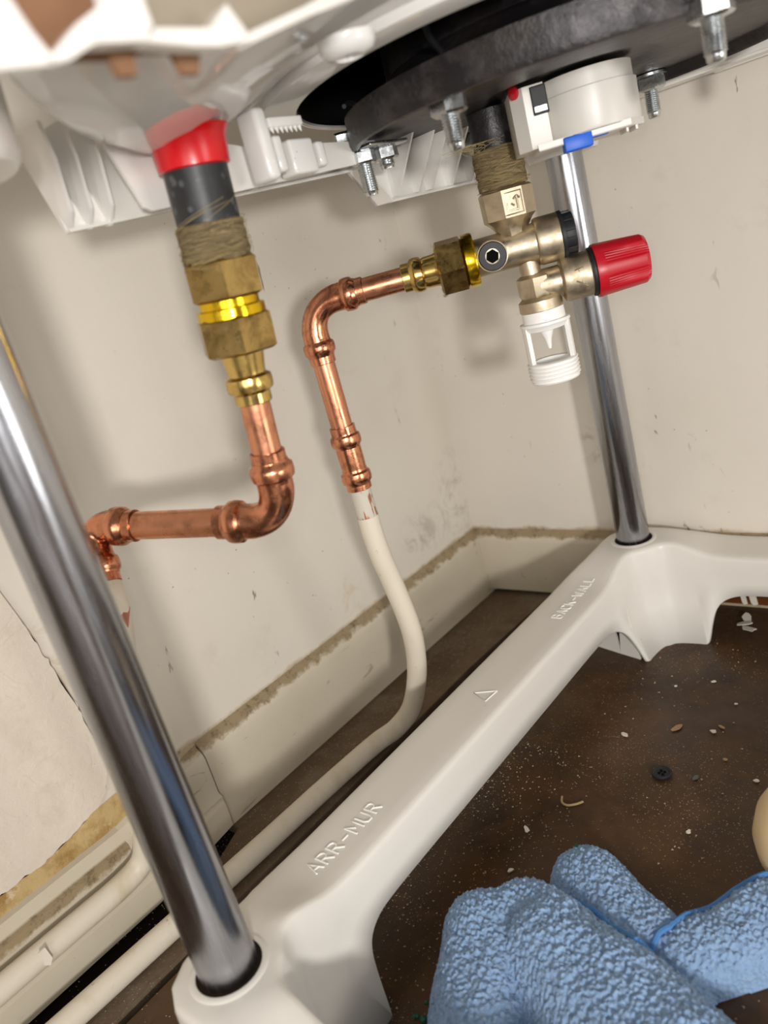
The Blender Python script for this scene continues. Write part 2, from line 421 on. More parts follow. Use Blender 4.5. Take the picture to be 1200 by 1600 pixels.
for x0, ww in ((.2655, .0042), (.2735, .0055), (.292, .004), (.315, .006)):
    bm = nb(); q = ww / 2
    prism(bm, [(x0 - q, .6441, .0312), (x0 + q, .6441, .0312), (x0 + q + .0015, .6441, .020), (x0 + q + .003, .6441, .0075), (x0 + .002, .6441, .0065), (x0 - q + .0028, .6441, .0085), (x0 - q + .001, .6441, .020)], (0, -.0006, 0))
    link_mesh('paint_drip', bm, M_flake, parent=base_r, smooth=0)

# ================================================================== STAND (lower frame)
CX, CY, HP = .4338, .3677, .2392
ST = [ # outer, inner-top, inner-bottom, ztop, zbot   corner-local (p along the beam, q across)
 ((-.0205, -.0205), (.0185, .0185), (.0315, .0315), .085, 0),
 ((-.010, -.0265), (.0225, .0135), (.0335, .0285), .085, 0),
 ((.002, -.0282), (.0275, .0090), (.039, .0262), .085, 0),
 ((.014, -.0285), (.0335, .0068), (.046, .0250), .0848, 0),
 ((.025, -.0300), (.0400, .0060), (.053, .0243), .0835, 0),
 ((.036, -.0330), (.0470, .0055), (.0590, .0240), .0808, 0),
 ((.041, -.0350), (.0500, .0054), (.0605, .0232), .0795, .0025),
 ((.046, -.0365), (.0535, .0053), (.0625, .0205), .0780, .0125),
 ((.052, -.0385), (.0575, .0052), (.0655, .0165), .0763, .0235),
 ((.058, -.0400), (.0620, .0051), (.0690, .0130), .0748, .0305),
 ((.065, -.0412), (.0680, .0050), (.0740, .0102), .0735, .0350),
 ((.075, -.0420), (.0770, .0050), (.0820, .0085), .0725, .0383),
 ((.090, -.0422), (.0910, .0050), (.0930, .0074), .0720, .0396),
 ((.120, -.0422), (.1200, .0050), (.1200, .0070), .0720, .0400),
 ((.180, -.0422), (.1800, .0050), (.1800, .0070), .0720, .0400),
 ((HP, -.0422), (HP, .0050), (HP, .0070), .0720, .0400)]
def sect(st):
    o, i, ib, zt, zb = st; o = V(o); i = V(i); ib = V(ib); L = (i - o).length; d = (i - o) / L
    ob = o - d * .0035; R = .0045
    zb_o = zb
    mid = i.lerp(ib, .45) - (i - o).normalized() * (0.25 * max(0, (ib - i).length - .004))
    P = [(ob, zb_o), (o.lerp(ob, .5), (zt + zb_o) / 2), (o, zt - R), (o + d * R * .12, zt - R * .5), (o + d * R * .35, zt - R * .18), (o + d * R, zt)]
    for t in (.2, .4, .6, .8): P.append((o + d * (R + (L - 2 * R) * t), zt))
    P += [(i - d * R, zt), (i - d * R * .35, zt - R * .18), (i - d * R * .1, zt - R * .55), (i, zt - R)]
    zz = zt - R
    P += [(i.lerp(ib, .18), zz + (zb - zz) * .33), (mid, zz + (zb - zz) * .62), (ib, zb)]
    return P
def dense(ST, k=4):
    out = []
    for a in range(len(ST) - 1):
        p0 = ST[max(a - 1, 0)]; p1 = ST[a]; p2 = ST[a + 1]; p3 = ST[min(a + 2, len(ST) - 1)]
        fl = lambda s: [s[0][0], s[0][1], s[1][0], s[1][1], s[2][0], s[2][1], s[3], s[4]]
        A, B, Cc, D = fl(p0), fl(p1), fl(p2), fl(p3)
        for q in range(k):
            t = q / k
            if a == 0: v = [b + (c - b) * t for b, c in zip(B, Cc)]
            else: v = [.5 * (2 * b + (c - a_) * t + (2 * a_ - 5 * b + 4 * c - d) * t * t + (3 * b - a_ - 3 * c + d) * t ** 3) for a_, b, c, d in zip(A, B, Cc, D)]
            out.append(((v[0], v[1]), (v[2], v[3]), (v[4], v[5]), v[6], max(0, v[7])))
    out.append(ST[-1]); return out
SD = dense(ST)
# world corners: pole position and the directions of p, q there
CORN = [((CX - HP, CY + HP), (0, -1), (1, 0)), ((CX - HP, CY - HP), (1, 0), (0, 1)), ((CX + HP, CY - HP), (0, 1), (-1, 0)), ((CX + HP, CY + HP), (-1, 0), (0, -1))]
stations = []
for (px, py), p, q in CORN:
    # arrive along the q axis (mirrored), leave along the p axis
    arr = []
    for st in reversed(SD): arr.append([(px + p[0] * v.y + q[0] * v.x, py + p[1] * v.y + q[1] * v.x, z) for v, z in sect(st)])
    lev = []
    for st in SD[1:]: lev.append([(px + p[0] * v.x + q[0] * v.y, py + p[1] * v.x + q[1] * v.y, z) for v, z in sect(st)])
    stations.append(arr + lev)
# order corners so that each leaves toward the next one
seq = []
for s in stations: seq += s[:-1]
bm = nb(); rings = [[bm.verts.new(p) for p in r] for r in seq]
for a, b in zip(rings, rings[1:] + rings[:1]):
    for k in range(len(a) - 1): bm.faces.new((a[k], b[k], b[k + 1], a[k + 1]))
bmesh.ops.remove_doubles(bm, verts=bm.verts, dist=1e-6)
bmesh.ops.recalc_face_normals(bm, faces=bm.faces)
stand = thing('heater_stand', 'white plastic stand frame on the floor with raised lettering on its rail', 'stand', (CX, CY, 0))
so = link_mesh('frame', bm, M_frame, stand, smooth=50)
md = so.modifiers.new('shell', 'SOLIDIFY'); md.thickness = .003; md.offset = -1
bm = nb()
for (px, py), p, q in CORN[:1]:
    for aa, bb in ((p, q),):
        pt = lambda u, v, z: (px + aa[0] * u + bb[0] * v, py + aa[1] * u + bb[1] * v, z)
        for (u0, v0), (u1, v1) in (((.044, -.0315), (.0520, -.004)), ((.0520, -.004), (.0572, .0160))):
            prism(bm, [pt(u0, v0, .0005), pt(u1, v1, .0005), pt(u1 - .007, v1 - .007, .046), pt(u0 - .004, v0 + .004, .046)], V(pt(.0025, 0, 0)) - V(pt(0, 0, 0)))
link_mesh('end_wall', bm, M_frame, stand, smooth=0)
POLES = [(CX - HP, CY - HP), (CX - HP, CY + HP)]
for px, py in POLES:
    bm = nb(); lathe(bm, [(.0158, .0851), (.0162, .0857), (.0176, .0858), (.0190, .0854), (.0200, .0846)], Matrix.Translation((px, py, 0)), 40)
    sk = link_mesh('pole_socket', bm, M_frame, stand)
    bm = nb(); lathe(bm, [(.0138, .0853), (.0160, .0855)], Matrix.Translation((px, py, 0)), 40)
    link_mesh('socket_gap', bm, M_dark, stand, parent=sk)
# raised lettering: strokes on a 4 x 6 cell
GL = {'A': [[(0, 0), (2, 6), (4, 0)], [(.8, 2.2), (3.2, 2.2)]], 'R': [[(0, 0), (0, 6), (2.6, 6), (3.6, 5.2), (3.6, 4), (2.6, 3.1), (0, 3.1)], [(1.8, 3.1), (4, 0)]],
 'M': [[(0, 0), (0, 6), (2.2, 2.4), (4.4, 6), (4.4, 0)]], 'U': [[(0, 6), (0, 1.4), (.9, .1), (2.9, .1), (3.8, 1.4), (3.8, 6)]],
 'B': [[(0, 0), (0, 6), (2.4, 6), (3.3, 5.2), (3.3, 4), (2.4, 3.2), (0, 3.2)], [(2.4, 3.2), (3.7, 2.3), (3.7, .9), (2.6, 0), (0, 0)]],
 'C': [[(3.8, 4.8), (2.8, 6), (1.1, 6), (0, 4.6), (0, 1.4), (1.1, 0), (2.8, 0), (3.8, 1.2)]], 'K': [[(0, 0), (0, 6)], [(3.6, 6), (0, 2.6)], [(1.2, 3.6), (3.8, 0)]],
 'W': [[(0, 6), (1.2, 0), (2.4, 4.6), (3.6, 0), (4.8, 6)]], 'L': [[(0, 6), (0, 0), (3.2, 0)]], '-': [[(.2, 2.9), (3.4, 2.9)]]}
ZT = [(st[0][0] * .4 + st[1][0] * .6, st[3]) for st in SD]
def ztop(y):
    p = HP - abs(y - CY)
    for (a, za), (b, zb) in zip(ZT[:-1], ZT[1:]):
        if a <= p <= b: return za + (zb - za) * (p - a) / max(b - a, 1e-6)
    return .072
def lettering(txt, x_base, y0, y1, h, name):
    wd = {'M': 4.4, 'W': 4.8, '-': 3.6, 'L': 3.4}
    tot = sum(wd.get(c, 4) for c in txt) + 1.9 * (len(txt) - 1); sc = (y1 - y0) / tot; sh = h / 6
    bm = nb(); u = 0
    for c in txt:
        for stl in GL[c]:
            tube(bm, [(x_base - b * sh, y0 + (u + a) * sc, ztop(y0 + (u + a) * sc) + .0002) for a, b in stl], .00055, 8)
        u += wd.get(c, 4) + 1.9
    link_mesh(name, bm, M_tund, stand)
lettering('ARR-MUR', .1822, .1975, .2550, .0098, 'raised_lettering')
lettering('BACK-WALL', .1828, .4840, .5475, .0082, 'raised_lettering')
bm = nb(); t3 = [(.1862, .3806, .0722), (.1712, .3738, .0722), (.1848, .3672, .0722), (.1862, .3806, .0722)]
tube(bm, t3, .0005, 8); link_mesh('arrow_mark', bm, M_tund, stand)
# poles
for (px, py), lab in zip(POLES, ('grey steel pole nearest the camera, rising from the left foot of the stand', 'grey steel pole in the far corner, behind the white tundish')):
    bm = nb(); lathe(bm, [(.013, .078), (.014, .080), (.014, .50), (.012, .50)], Matrix.Translation((px, py, 0)), 56, 0, True, True)
    tag(link_mesh('support_pole', bm, M_steel, org=(px, py, .078), smooth=40), lab, 'pole', 'steel poles of the heater stand')

# ================================================================== WATER HEATER
heater = thing('water_heater', 'white bottom cover of the hanging water heater with dark bolted flange', 'water heater', (.434, .368, .43))
HX, HY, HR = .272, .452, .140
FX, FY, FR = .277, .465, .128
bm = nb(); N = 180; rings = []
prof_u = [0, 0, .0, .06, .12, .25, .4, .55, .7, .82, .9, .95, .985, 1., 1.]
allr = []
for i in range(N):
    a = 2 * math.pi * i / N; dx, dy = math.cos(a), math.sin(a)
    # distance from hole centre to the big circle
    ox, oy = HX - CX, HY - CY; R = .289
    b = ox * dx + oy * dy; c = ox * ox + oy * oy - R * R
    t = -b + math.sqrt(max(b * b - c, 0)); t = max(t, .172)
    if dx < 0: t = min(t, (HX - .158) / -dx) if dx < -1e-6 else t
    if dy > 0: t = min(t, (.632 - HY) / dy)
    t = max(t, HR + .004)
    rg = min(.1605, t - .003)
    col = [(HR, .4600), (HR, .4535), (HR + .001, .4525), (max(HR + .002, rg - .002), .4525), (max(HR + .0022, rg - .0004), .4530), (max(HR + .0024, rg), .4570)]
    adeg = math.degrees(a); wl = max(0., min(1., (283 - adeg) / 22)) if adeg > 180 else 1.; wl = wl * wl * (3 - 2 * wl)
    for f in (.1, .25, .4, .55, .7, .82, .9, .95, .985, 1.):
        r = rg + (t - rg) * f
        big = max(0., min(1., (t - .18) / .06))
        z = .4570 - big * (.0180 * wl + .003) * (math.sin(min(1, f / .75) * math.pi / 2) ** 1.3)
        edge_d = (t - r)
        if edge_d < .02: z += .016 * (1 - edge_d / .02) ** 2.2
        col.append((r, z))
    col.append((t + .0005, .475)); col.append((t - .002, .56))
    allr.append([bm.verts.new((HX + r * dx, HY + r * dy, z)) for r, z in col])
for a, b in zip(allr, allr[1:] + allr[:1]):
    for k in range(len(a) - 1): bm.faces.new((a[k], b[k], b[k + 1], a[k + 1]))
link_mesh('bottom_cover', bm, M_cover, heater, smooth=35)
# dark recess and tank bottom
bm = nb(); lathe(bm, [(.1392, .4545), (.1392, .50), (.09, .522), (.03, .53), (.0, .531)], Matrix.Translation((HX, HY, 0)), 72)
link_mesh('tank_bottom', bm, M_black, heater)
bm = nb(); tube(bm, smoothpath([(.275, .335, .47), (.268, .35, .455), (.27, .37, .446), (.29, .39, .446)]), .0016, 8)
link_mesh('wire', bm, M_rubber, heater); bm = nb(); tube(bm, smoothpath([(.20, .36, .448), (.19, .38, .452), (.185, .40, .446)]), .0012, 8)
link_mesh('wire', bm, M_rubber, heater)
# flange with raised rim, bolt land and centre boss
bm = nb()
lathe(bm, [(.0, .437), (.045, .437), (.05, .4345), (.085, .4345), (.090, .4352), (.1205, .4350), (.1230, .4300), (.1250, .4285), (.1272, .4290), (FR, .4315), (FR, .4455), (.113, .447), (.10, .458), (.098, .51)], Matrix.Translation((FX, FY, 0)), 96)
flange = link_mesh('flange', bm, M_enamel, heater, smooth=35)
def bolt(x, y, z, r=.0098, hh=.0085, tl=.0165, tr=.0048, ang=.3):
    bm = nb(); lathe(bm, [(.0115, 0), (.0115, .0015)], frame((x, y, z), (0, 0, -1)), 32, 0, True, True)
    hexnut((x, y, z - .0015), (0, 0, -1), r, hh, bm, ang, .0011)
    o = link_mesh('bolt', bm, M_zinc, heater, smooth=25)
    bm = nb(); pr = [(tr, 0)]
    k = 0
    zz = 0.
    while zz < tl - .003:
        pr += [(tr, zz), (tr * .84, zz + .0006)]; zz += .00125
    pr += [(tr * .82, tl - .003), (tr * .8, tl - .0008), (tr * .6, tl)]
    lathe(bm, pr, frame((x, y, z - .0015 - hh), (0, 0, -1)), 24, 0, True, True)
    link_mesh('bolt_thread', bm, M_zinc, heater, parent=o, smooth=50)
for x, y, a in ((.176, .522, .2), (.2775, .578, .9), (.2630, .3590, .1), (.3780, .3850, .5), (.3795, .5200, .4)):
    bolt(x, y, .4345, ang=a)
# outlet stub: black pipe with a red sleeve where it leaves the cover
PT = V((.2013, .2492, .437)); PB = V((.1875, .2467, .2605)); PD = (PB - PT) / (PT.z - PB.z)   # per metre of height lost
def ax(z): return PT + PD * (PT.z - z)
bm = between(ax(.46), ax(.395), [(.0142, 0), (.0142, .066)], 48); stub = link_mesh('outlet_stub', bm, M_bpipe, heater)
L = (ax(.4425) - ax(.4265)).length
bm = between(ax(.4425), ax(.4265), [(.0150, 0), (.0184, .0002), (.0187, .0010), (.0180, .0020), (.0166, .0040), (.0158, L - .0006), (.0146, L)], 56)
link_mesh('red_sleeve', bm, M_red, heater)
# moulded details of the cover: clip tab, blocks with teeth, boss
bm = nb(); box(bm, (.2010, .296, .4395), (.2060, .3190, .4440), .0008); box(bm, (.192, .288, .417), (.206, .296, .4490), .0025); link_mesh('clip_tab', bm, M_cover, heater, smooth=35)
for lo, hi in (((.186, .304, .421), (.198, .310, .438)), ((.182, .318, .4195), (.194, .336, .4365)), ((.178, .345, .423), (.188, .351, .4355))):
    bm = nb(); box(bm, lo, hi, .0018); link_mesh('moulded_block', bm, M_cover, heater, smooth=35)
bm = nb()
for k in range(7): lathe(bm, [(.0016, .0), (.0001, .004)], frame((.204, .298 + k * .0032, .4405), (.3, 0, -1)), 8, 0, True)
link_mesh('teeth', bm, M_cover, heater, smooth=0)
bm = nb(); lathe(bm, [(.011, 0), (.0108, .003), (.009, .0055), (.0055, .0065), (.005, .004), (.0, .0035)], frame((.2885, .262, .4475), (0, 0, -1)), 36)
link_mesh('cover_boss', bm, M_cover, heater)
# near rim of the shell: lattice of triangular ribs, with insulation and shell behind it
XR = .338
def rp_(s, z, x=XR): return (x, .0948 + s, z)
bm = nb()
for poly in ([(-.012, .4345), (.0055, .4345), (.0078, .4285), (.0103, .4242), (.0092, .4225), (-.004, .4215), (-.012, .4215)],
             [(.0103, .4242), (.0185, .4300), (.0285, .4352), (.0290, .4420), (.0370, .4420), (.0376, .4353), (.0380, .4295), (.0350, .4272), (.0275, .4268), (.0215, .4266), (.0150, .4236), (.0110, .4228)],
             [(.0370, .4297), (.0548, .4302), (.0620, .4356), (.0660, .4300), (.0665, .4276), (.0560, .4262), (.0480, .4262), (.0350, .4270)],
             [(-.02, .4420), (.0, .4420), (.0040, .4345), (-.02, .4345)],
             [(.0660, .4292), (.0900, .4362), (.115, .4450), (.115, .4400), (.0905, .4338), (.0665, .4270)]):
    prism(bm, [rp_(s, z) for s, z in poly], (-.005, 0, 0))
link_mesh('rib_lattice', bm, M_white, heater, smooth=0)
bm = nb(); prism(bm, [(.326, .09, .4290), (.326, .1375, .4290), (.326, .1375, .50), (.326, .09, .50)], (-.006, 0, 0))
prism(bm, [(.326, .1290, .4240), (.326, .1340, .4240), (.326, .1352, .4310), (.326, .1275, .4310)], (-.002, 0, 0))
prism(bm, [(.326, .1480, .4242), (.326, .1530, .4242), (.326, .1560, .4310), (.326, .1460, .4310)], (-.002, 0, 0))
link_mesh('insulation', bm, M_brownfoam, heater, smooth=0)
bm = nb(); prism(bm, [(.327, .1375, .4300), (.327, .160, .4302), (.327, .176, .4345), (.327, .215, .4455), (.327, .215, .52), (.327, .1375, .52)], (-.006, 0, 0))
link_mesh('shell_side', bm, M_beige, heater, smooth=0)

# ------------------------------------------------------------------ upper bracket of the stand
brk = thing('support_bracket', 'white ribbed plastic bracket along the wall under the heater rim', 'bracket', (.17, .35, .44))
bm = nb()
prism(bm, [(.1535, .206, .4155), (.1535, .404, .4225), (.1535, .404, .436), (.1535, .30, .440), (.1535, .199, .455)], (.0022, 0, 0))
prism(bm, [(.1535, .206, .4155), (.1535, .404, .4225), (.158, .404, .4225), (.158, .206, .4155)], (0, 0, .0016))
link_mesh('back_lip', bm, M_white, brk, smooth=0)
bm = nb(); prism(bm, [(.178, .232, .4175), (.178, .236, .4155), (.178, .404, .4235), (.178, .404, .434), (.178, .30, .438), (.178, .219, .455)], (.002, 0, 0))
link_mesh('front_panel', bm, M_white, brk, smooth=0)
for y in (.2065, .2165, .2275):
    bm = nb(); prism(bm, [(.153, y, .4160), (.1565, y, .4155), (.164, y - .001, .4230), (.174, y - .006, .4420), (.178, y - .010, .456), (.153, y - .010, .456)], (0, .0017, 0))
    link_mesh('rib', bm, M_white, brk, smooth=0)
for y in (.255, .285, .315):
    bm = nb(); box(bm, (.1555, y, .4205), (.178, y + .0016, .437)); link_mesh('rib', bm, M_white, brk, smooth=0)
bm = nb(); lathe(bm, [(.0145, .4320), (.038, .4320), (.0405, .435), (.043, .47)], Matrix.Translation((POLES[0][0], POLES[0][1], 0)), 48); link_mesh('corner_socket', bm, M_white, brk)
# far corner piece
bm = nb(); prism(bm, [(.1535, .404, .4225), (.1535, .423, .4005), (.1535, .575, .4030), (.1535, .62, .415), (.1535, .62, .440), (.1535, .404, .436)], (.002, 0, 0))
prism(bm, [(.1535, .423, .4005), (.1535, .575, .4030), (.160, .575, .4030), (.160, .423, .4005)], (0, 0, .0015))
prism(bm, [(.1535, .404, .4225), (.1535, .423, .4005), (.168, .423, .4005), (.168, .404, .4225)], (0, 0, .0018))
link_mesh('corner_lip', bm, M_white, brk, smooth=0)
for y in (.440, .463, .478, .503, .53):
    bm = nb(); prism(bm, [(.155, y, .4040), (.160, y, .4035), (.188, y - .004, .440), (.155, y, .445)], (0, .0018, 0)); link_mesh('rib', bm, M_white, brk, smooth=0)
bm = nb(); lathe(bm, [(.0145, .405), (.026, .405), (.028, .41), (.031, .45)], Matrix.Translation((POLES[1][0], POLES[1][1], 0)), 48); link_mesh('corner_socket', bm, M_white, brk)
bm = nb(); box(bm, (.235, .612, .4292), (.70, .617, .445), .0006); box(bm, (.235, .617, .4278), (.70, .636, .4300), .0006); box(bm, (.30, .636, .4272), (.70, .641, .440), .0006)
link_mesh('side_lip', bm, M_white, brk, smooth=0)

# ------------------------------------------------------------------ earth clamp on the flange edge
cl = thing('cable_clamp', 'bent zinc clamp with a square plate and bolts at the flange edge', 'clamp', (.178, .39, .4345))
FRM = frame((.1752, .3850, .4330), (CAM - V((.1752, .3850, .4330))).normalized() + V((.25, .0, -.25)))
bm = nb(); box(bm, (-.0068, -.0085, -.0028), (.0068, .0085, .0018), .0012, FRM)
pl = link_mesh('square_plate', bm, M_zinc, cl)
bm = nb(); lathe(bm, [(.0040, .0018), (.0042, .0022), (.0034, .0022), (.0032, .0018)], FRM, 28); link_mesh('stamped_ring', bm, M_zinc, cl, parent=pl)
bm = nb(); box(bm, (.172, .384, .4290), (.192, .420, .4312), .0008); link_mesh('strap', bm, M_zinc, cl)
for x, y, z, tl in ((.1800, .3895, .4290, .0150), (.1835, .4060, .4290, .003)):
    bm = nb(); hexnut((x, y, z), (0, 0, -1), .0080, .0072, bm, .2, .001); nt_ = link_mesh('nut', bm, M_zinc, cl, smooth=25)
    bm = nb(); pr = []; q = 0
    while q < tl: pr += [(.0048, q), (.0041, q + .0006)]; q += .00125
    pr += [(.0038, q + .001)]
    lathe(bm, pr, frame((x, y, z - .0072), (0, 0, -1)), 24, 0, True, True); link_mesh('bolt_thread', bm, M_zinc, cl, parent=nt_, smooth=50)

# ------------------------------------------------------------------ thermostat
th = thing('thermostat', 'white thermostat box with blue dial and red dot under the flange', 'thermostat', (.278, .463, .4345))
VX = V((.82, .57, 0)).normalized(); VY = V((.57, -.82, 0)).normalized()
TM = Matrix.Identity(4)
for i in range(3): TM[i][0] = VX[i]; TM[i][1] = VY[i]; TM[i][2] = (0, 0, 1)[i]; TM[i][3] = (.2815, .4640, 0)[i]
def arcpts(cx, cy, r, a0, a1, k): return [(cx + r * math.cos(math.radians(a0 + (a1 - a0) * i / k)), cy + r * math.sin(math.radians(a0 + (a1 - a0) * i / k))) for i in range(k + 1)]
def extr(bm, poly, z0, z1, M_, top=0.002):
    """prism in local xy, edges rounded at the bottom"""
    lay = [(z1, 1.), (z0 + top, 1.), (z0 + top * .3, .985), (z0, .95)]
    cx = sum(p[0] for p in poly) / len(poly); cy = sum(p[1] for p in poly) / len(poly); R = []
    for z, s in lay: R.append([bm.verts.new(M_ @ V((cx + (x - cx) * s, cy + (y - cy) * s, z))) for x, y in poly])
    n = len(poly)
    for a, b in zip(R[:-1], R[1:]):
        for i in range(n): bm.faces.new((a[i], a[(i + 1) % n], b[(i + 1) % n], b[i]))
    bm.faces.new(R[0]); bm.faces.new(R[-1][::-1])
body = arcpts(.0005, -.004, .0262, -150, 150, 40)
bm = nb(); extr(bm, arcpts(.003, -.004, .0265, 0, 358, 60), .4255, .4345, TM, .0006)
hs = link_mesh('housing', bm, M_tstat, th)
bm = nb(); extr(bm, arcpts(.0035, -.004, .0275, 0, 358, 60), .4035, .4255, TM, .0022); link_mesh('drum', bm, M_tstat, th)
bm = nb(); extr(bm, [(-.0395, -.020), (-.0215, -.020), (-.0215, .0165), (-.0330, .0165), (-.0395, .008)], .4025, .4345, TM, .0012); link_mesh('terminal_box', bm, M_tstat, th, smooth=25)
bm = nb(); extr(bm, [(-.030, -.018), (.026, -.026), (.030, .006), (.020, .020), (-.030, .0180)], .4005, .4042, TM, .0008); link_mesh('base_plate', bm, M_tstat, th, smooth=25)
bm = nb(); box(bm, (-.0290, .0140, .4190), (-.0205, .0178, .4335), .0006, TM); sl = link_mesh('terminal_slot', bm, M_rubber, th, smooth=0)
bm = nb(); box(bm, (-.0285, .0165, .4200), (-.0212, .0184, .4235), .0004, TM); link_mesh('terminal', bm, M_steel, th, parent=sl, smooth=0)
bm = nb(); lathe(bm, [(.0034, -.001), (.0034, .0006), (.0026, .0012), (.0, .0013)], frame(TM @ V((-.0372, .0125, .4335)), (TM.to_3x3() @ V((-.75, .65, 0)))), 24); link_mesh('reset_button', bm, M_redcap, th)
bm = nb(); box(bm, (-.0165, .0105, .3962), (-.0010, .0200, .4040), .001, TM); box(bm, (-.004, .0120, .4000), (.0085, .0175, .4040), .001, TM); link_mesh('temperature_dial', bm, M_blue, th, smooth=25)
for u in (.0185, .0235):
    bm = nb(); box(bm, (u, -.004, .3985), (u + .0012, .0125, .4030), 0, TM); link_mesh('vent_fin', bm, M_tstat, th, smooth=0)

# ================================================================== PIPEWORK
def bead(bm, p, d, r, rb):
    """rolled press-fit collar around p"""
    lathe(bm, [(r, -.0062), (r * 1.02, -.0045), (rb * .97, -.0032), (rb, -.0010), (rb, .0010), (rb * .97, .0030), (r * 1.03, .0044), (r, .0056)], frame(p, d), 40, 0, True, True); return bm
def sleeve(bm, p0, p1, r, rin=.0078, lip=.0006):
    L = (V(p1) - V(p0)).length
    lathe(bm, [(rin, 0), (r, 0), (r, L - .0004), (r - .0004, L), (rin, L)], frame(p0, V(p1) - V(p0)), 40); return bm
# --- hot side: vertical drop, run toward the wall, drop along the wall
hot = thing('copper_pipe', 'copper pipe run with large brass union hanging from the black outlet stub', 'pipe', ax(.27), 'copper pipe runs')
bm = nb(); n = 44
L = (ax(.4045) - ax(.385)).length
pr = [(.0135, 0)]
for k in range(12): pr.append((.0152 + .0010 * noise.noise(V((k * 1.7, 0, 5))) + .0002 * k / 12, .0008 + L * k / 12))
pr += [(.0160, L * .97), (.0145, L)]
between(ax(.4045), ax(.385), pr, 48, True, bm)
for v in bm.verts: v.co += V((1, 1, 1)) * .0005 * noise.noise(v.co * 420)
hemp1 = link_mesh('hemp_seal', bm, M_hemp, hot)
def strands(center, d, r, h, cnt, root, par, seed):
    rnd = random.Random(seed); bm = nb(); Fm = frame(center, d)
    for k in range(cnt):
        a = rnd.uniform(0, 6.28); z = rnd.uniform(-h, h); l = rnd.uniform(.5, 2.2); dz = rnd.uniform(-.009, .009); pts = []
        o = rnd.uniform(.0002, .0012)
        for j in range(8):
            t = j / 7; pts.append(Fm @ V(((r + o * math.sin(t * 3.1)) * math.cos(a + l * t), (r + o * math.sin(t * 3.1)) * math.sin(a + l * t), z + dz * t)))
        tube(bm, pts, .0001, 4)
    o_ = link_mesh('fibres', bm, M_fibre, root, parent=par); o_['kind'] = 'stuff'
strands(ax(.395), (0, 0, 1), .0160, .009, 46, hot, hemp1, 3)
dn = (ax(.3) - ax(.4)).normalized()
bm = hexnut(ax(.3885), dn, .0182, (ax(.3885) - ax(.3708)).length, None, .66, .0012); link_mesh('hex_bush', bm, M_brass2, hot, smooth=25)
bm = nb(); between(ax(.3708), ax(.3668), [(.0140, 0), (.0140, .0045)], 40, True, bm); between(ax(.3675), ax(.3625), [(.0140, 0), (.0158, .0006), (.0160, .0048), (.014, .0054)], 48, True, bm); link_mesh('golden_collar', bm, M_gold, hot)
bm = hexnut(ax(.3635), dn, .0186, (ax(.3635) - ax(.3458)).length, None, .60, .0013)
un = link_mesh('union_nut', bm, M_brass2, hot, smooth=25)
bm = nb(); between(ax(.347), ax(.3352), [(.0105, 0), (.0100, .004), (.0092, .009), (.0090, .0118)], 44, True, bm); bead(bm, ax(.3310), dn, .0088, .0114); sleeve(bm, ax(.3275), ax(.3215), .0090)
link_mesh('brass_adapter', bm, M_brass, hot)
K1 = V((.1875, .2440, .2605)); K2 = V((.0828, .1990, .2755))
hd = (K2 - K1).normalized(); K1 = ax(.2600)
hd = (K2 - K1).normalized()
bm = between(ax(.325), ax(.296), [(.0075, 0), (.0075, .0295)], 40); link_mesh('tube', bm, M_copper, hot)
def elbow(bm, c, d1, d2, r, rb, leg, bend, leg2=None):
    """d1, d2: directions from corner outwards"""
    d1 = V(d1).normalized(); d2 = V(d2).normalized(); P = []
    a = c + d1 * bend; b = c + d2 * bend
    P.append(c + d1 * (leg - .004))
    for k in range(13):
        t = k / 12; P.append((1 - t) ** 2 * a + 2 * t * (1 - t) * (c + (d1 + d2) * bend * .10) + t * t * b)
    leg2 = leg2 or leg; P.append(c + d2 * (leg2 - .004))
    rr = [r * 1.0] + [r * (1.0 - .07 * math.sin(math.pi * k / 12)) for k in range(13)] + [r * 1.0]
    tube(bm, P, rr, 40)
    for d, leg in ((d1, leg), (d2, leg2)):
        bead(bm, c + d * (leg + .002), d, r, rb); sleeve(bm, c + d * (leg + .006), c + d * (leg + .0125), r * .97)
bm = nb(); elbow(bm, K1, -dn, hd, .0092, .0113, .0245, .0175); link_mesh('elbow', bm, M_copper2, hot)
bm = between(K1 + hd * .030, K2 - hd * .018, [(.0076, 0), (.0076, (K2 - K1).length - .048)], 40); link_mesh('tube', bm, M_copper, hot)
D3 = (V((.0955, .1905, .2475)) - K2).normalized()
bm = nb(); elbow(bm, K2, -hd, D3, .0090, .0108, .0180, .0135, .0215); link_mesh('elbow', bm, M_copper2, hot)
Q0 = K2 + D3 * .032
bm = nb(); Q = smoothpath([Q0, Q0 + D3 * .02, (.0905, .1845, .196), (.0800, .1845, .160), (.052, .1850, .103), (.028, .1830, .060), (.0185, .1780, .0395), (.0165, .160, .0335), (.0160, .12, .0330), (.0158, .05, .0330), (.0158, -.3, .0330)], 8)
tube(bm, Q, .0080, 28); link_mesh('painted_tube', bm, M_ppaint, hot)
bm = nb(); rgt = V((.75, .61, 0)).normalized(); pts = []
base = Q0 + D3 * .001
A_ = [base + V((.0052, -.0062, 0)) + rgt * .0022, base + V((.0035, -.0045, 0)) + rgt * .0070, base + D3 * .016 + rgt * .0088, base + D3 * .024 + rgt * .0070 + V((.004, -.0045, 0))]
prism(bm, [A_[0], A_[1], A_[2], A_[3]], V((.0005, -.0008, 0))); link_mesh('bare_patch', bm, M_stain, hot)['label'] = 'bare copper streak on the painted pipe'

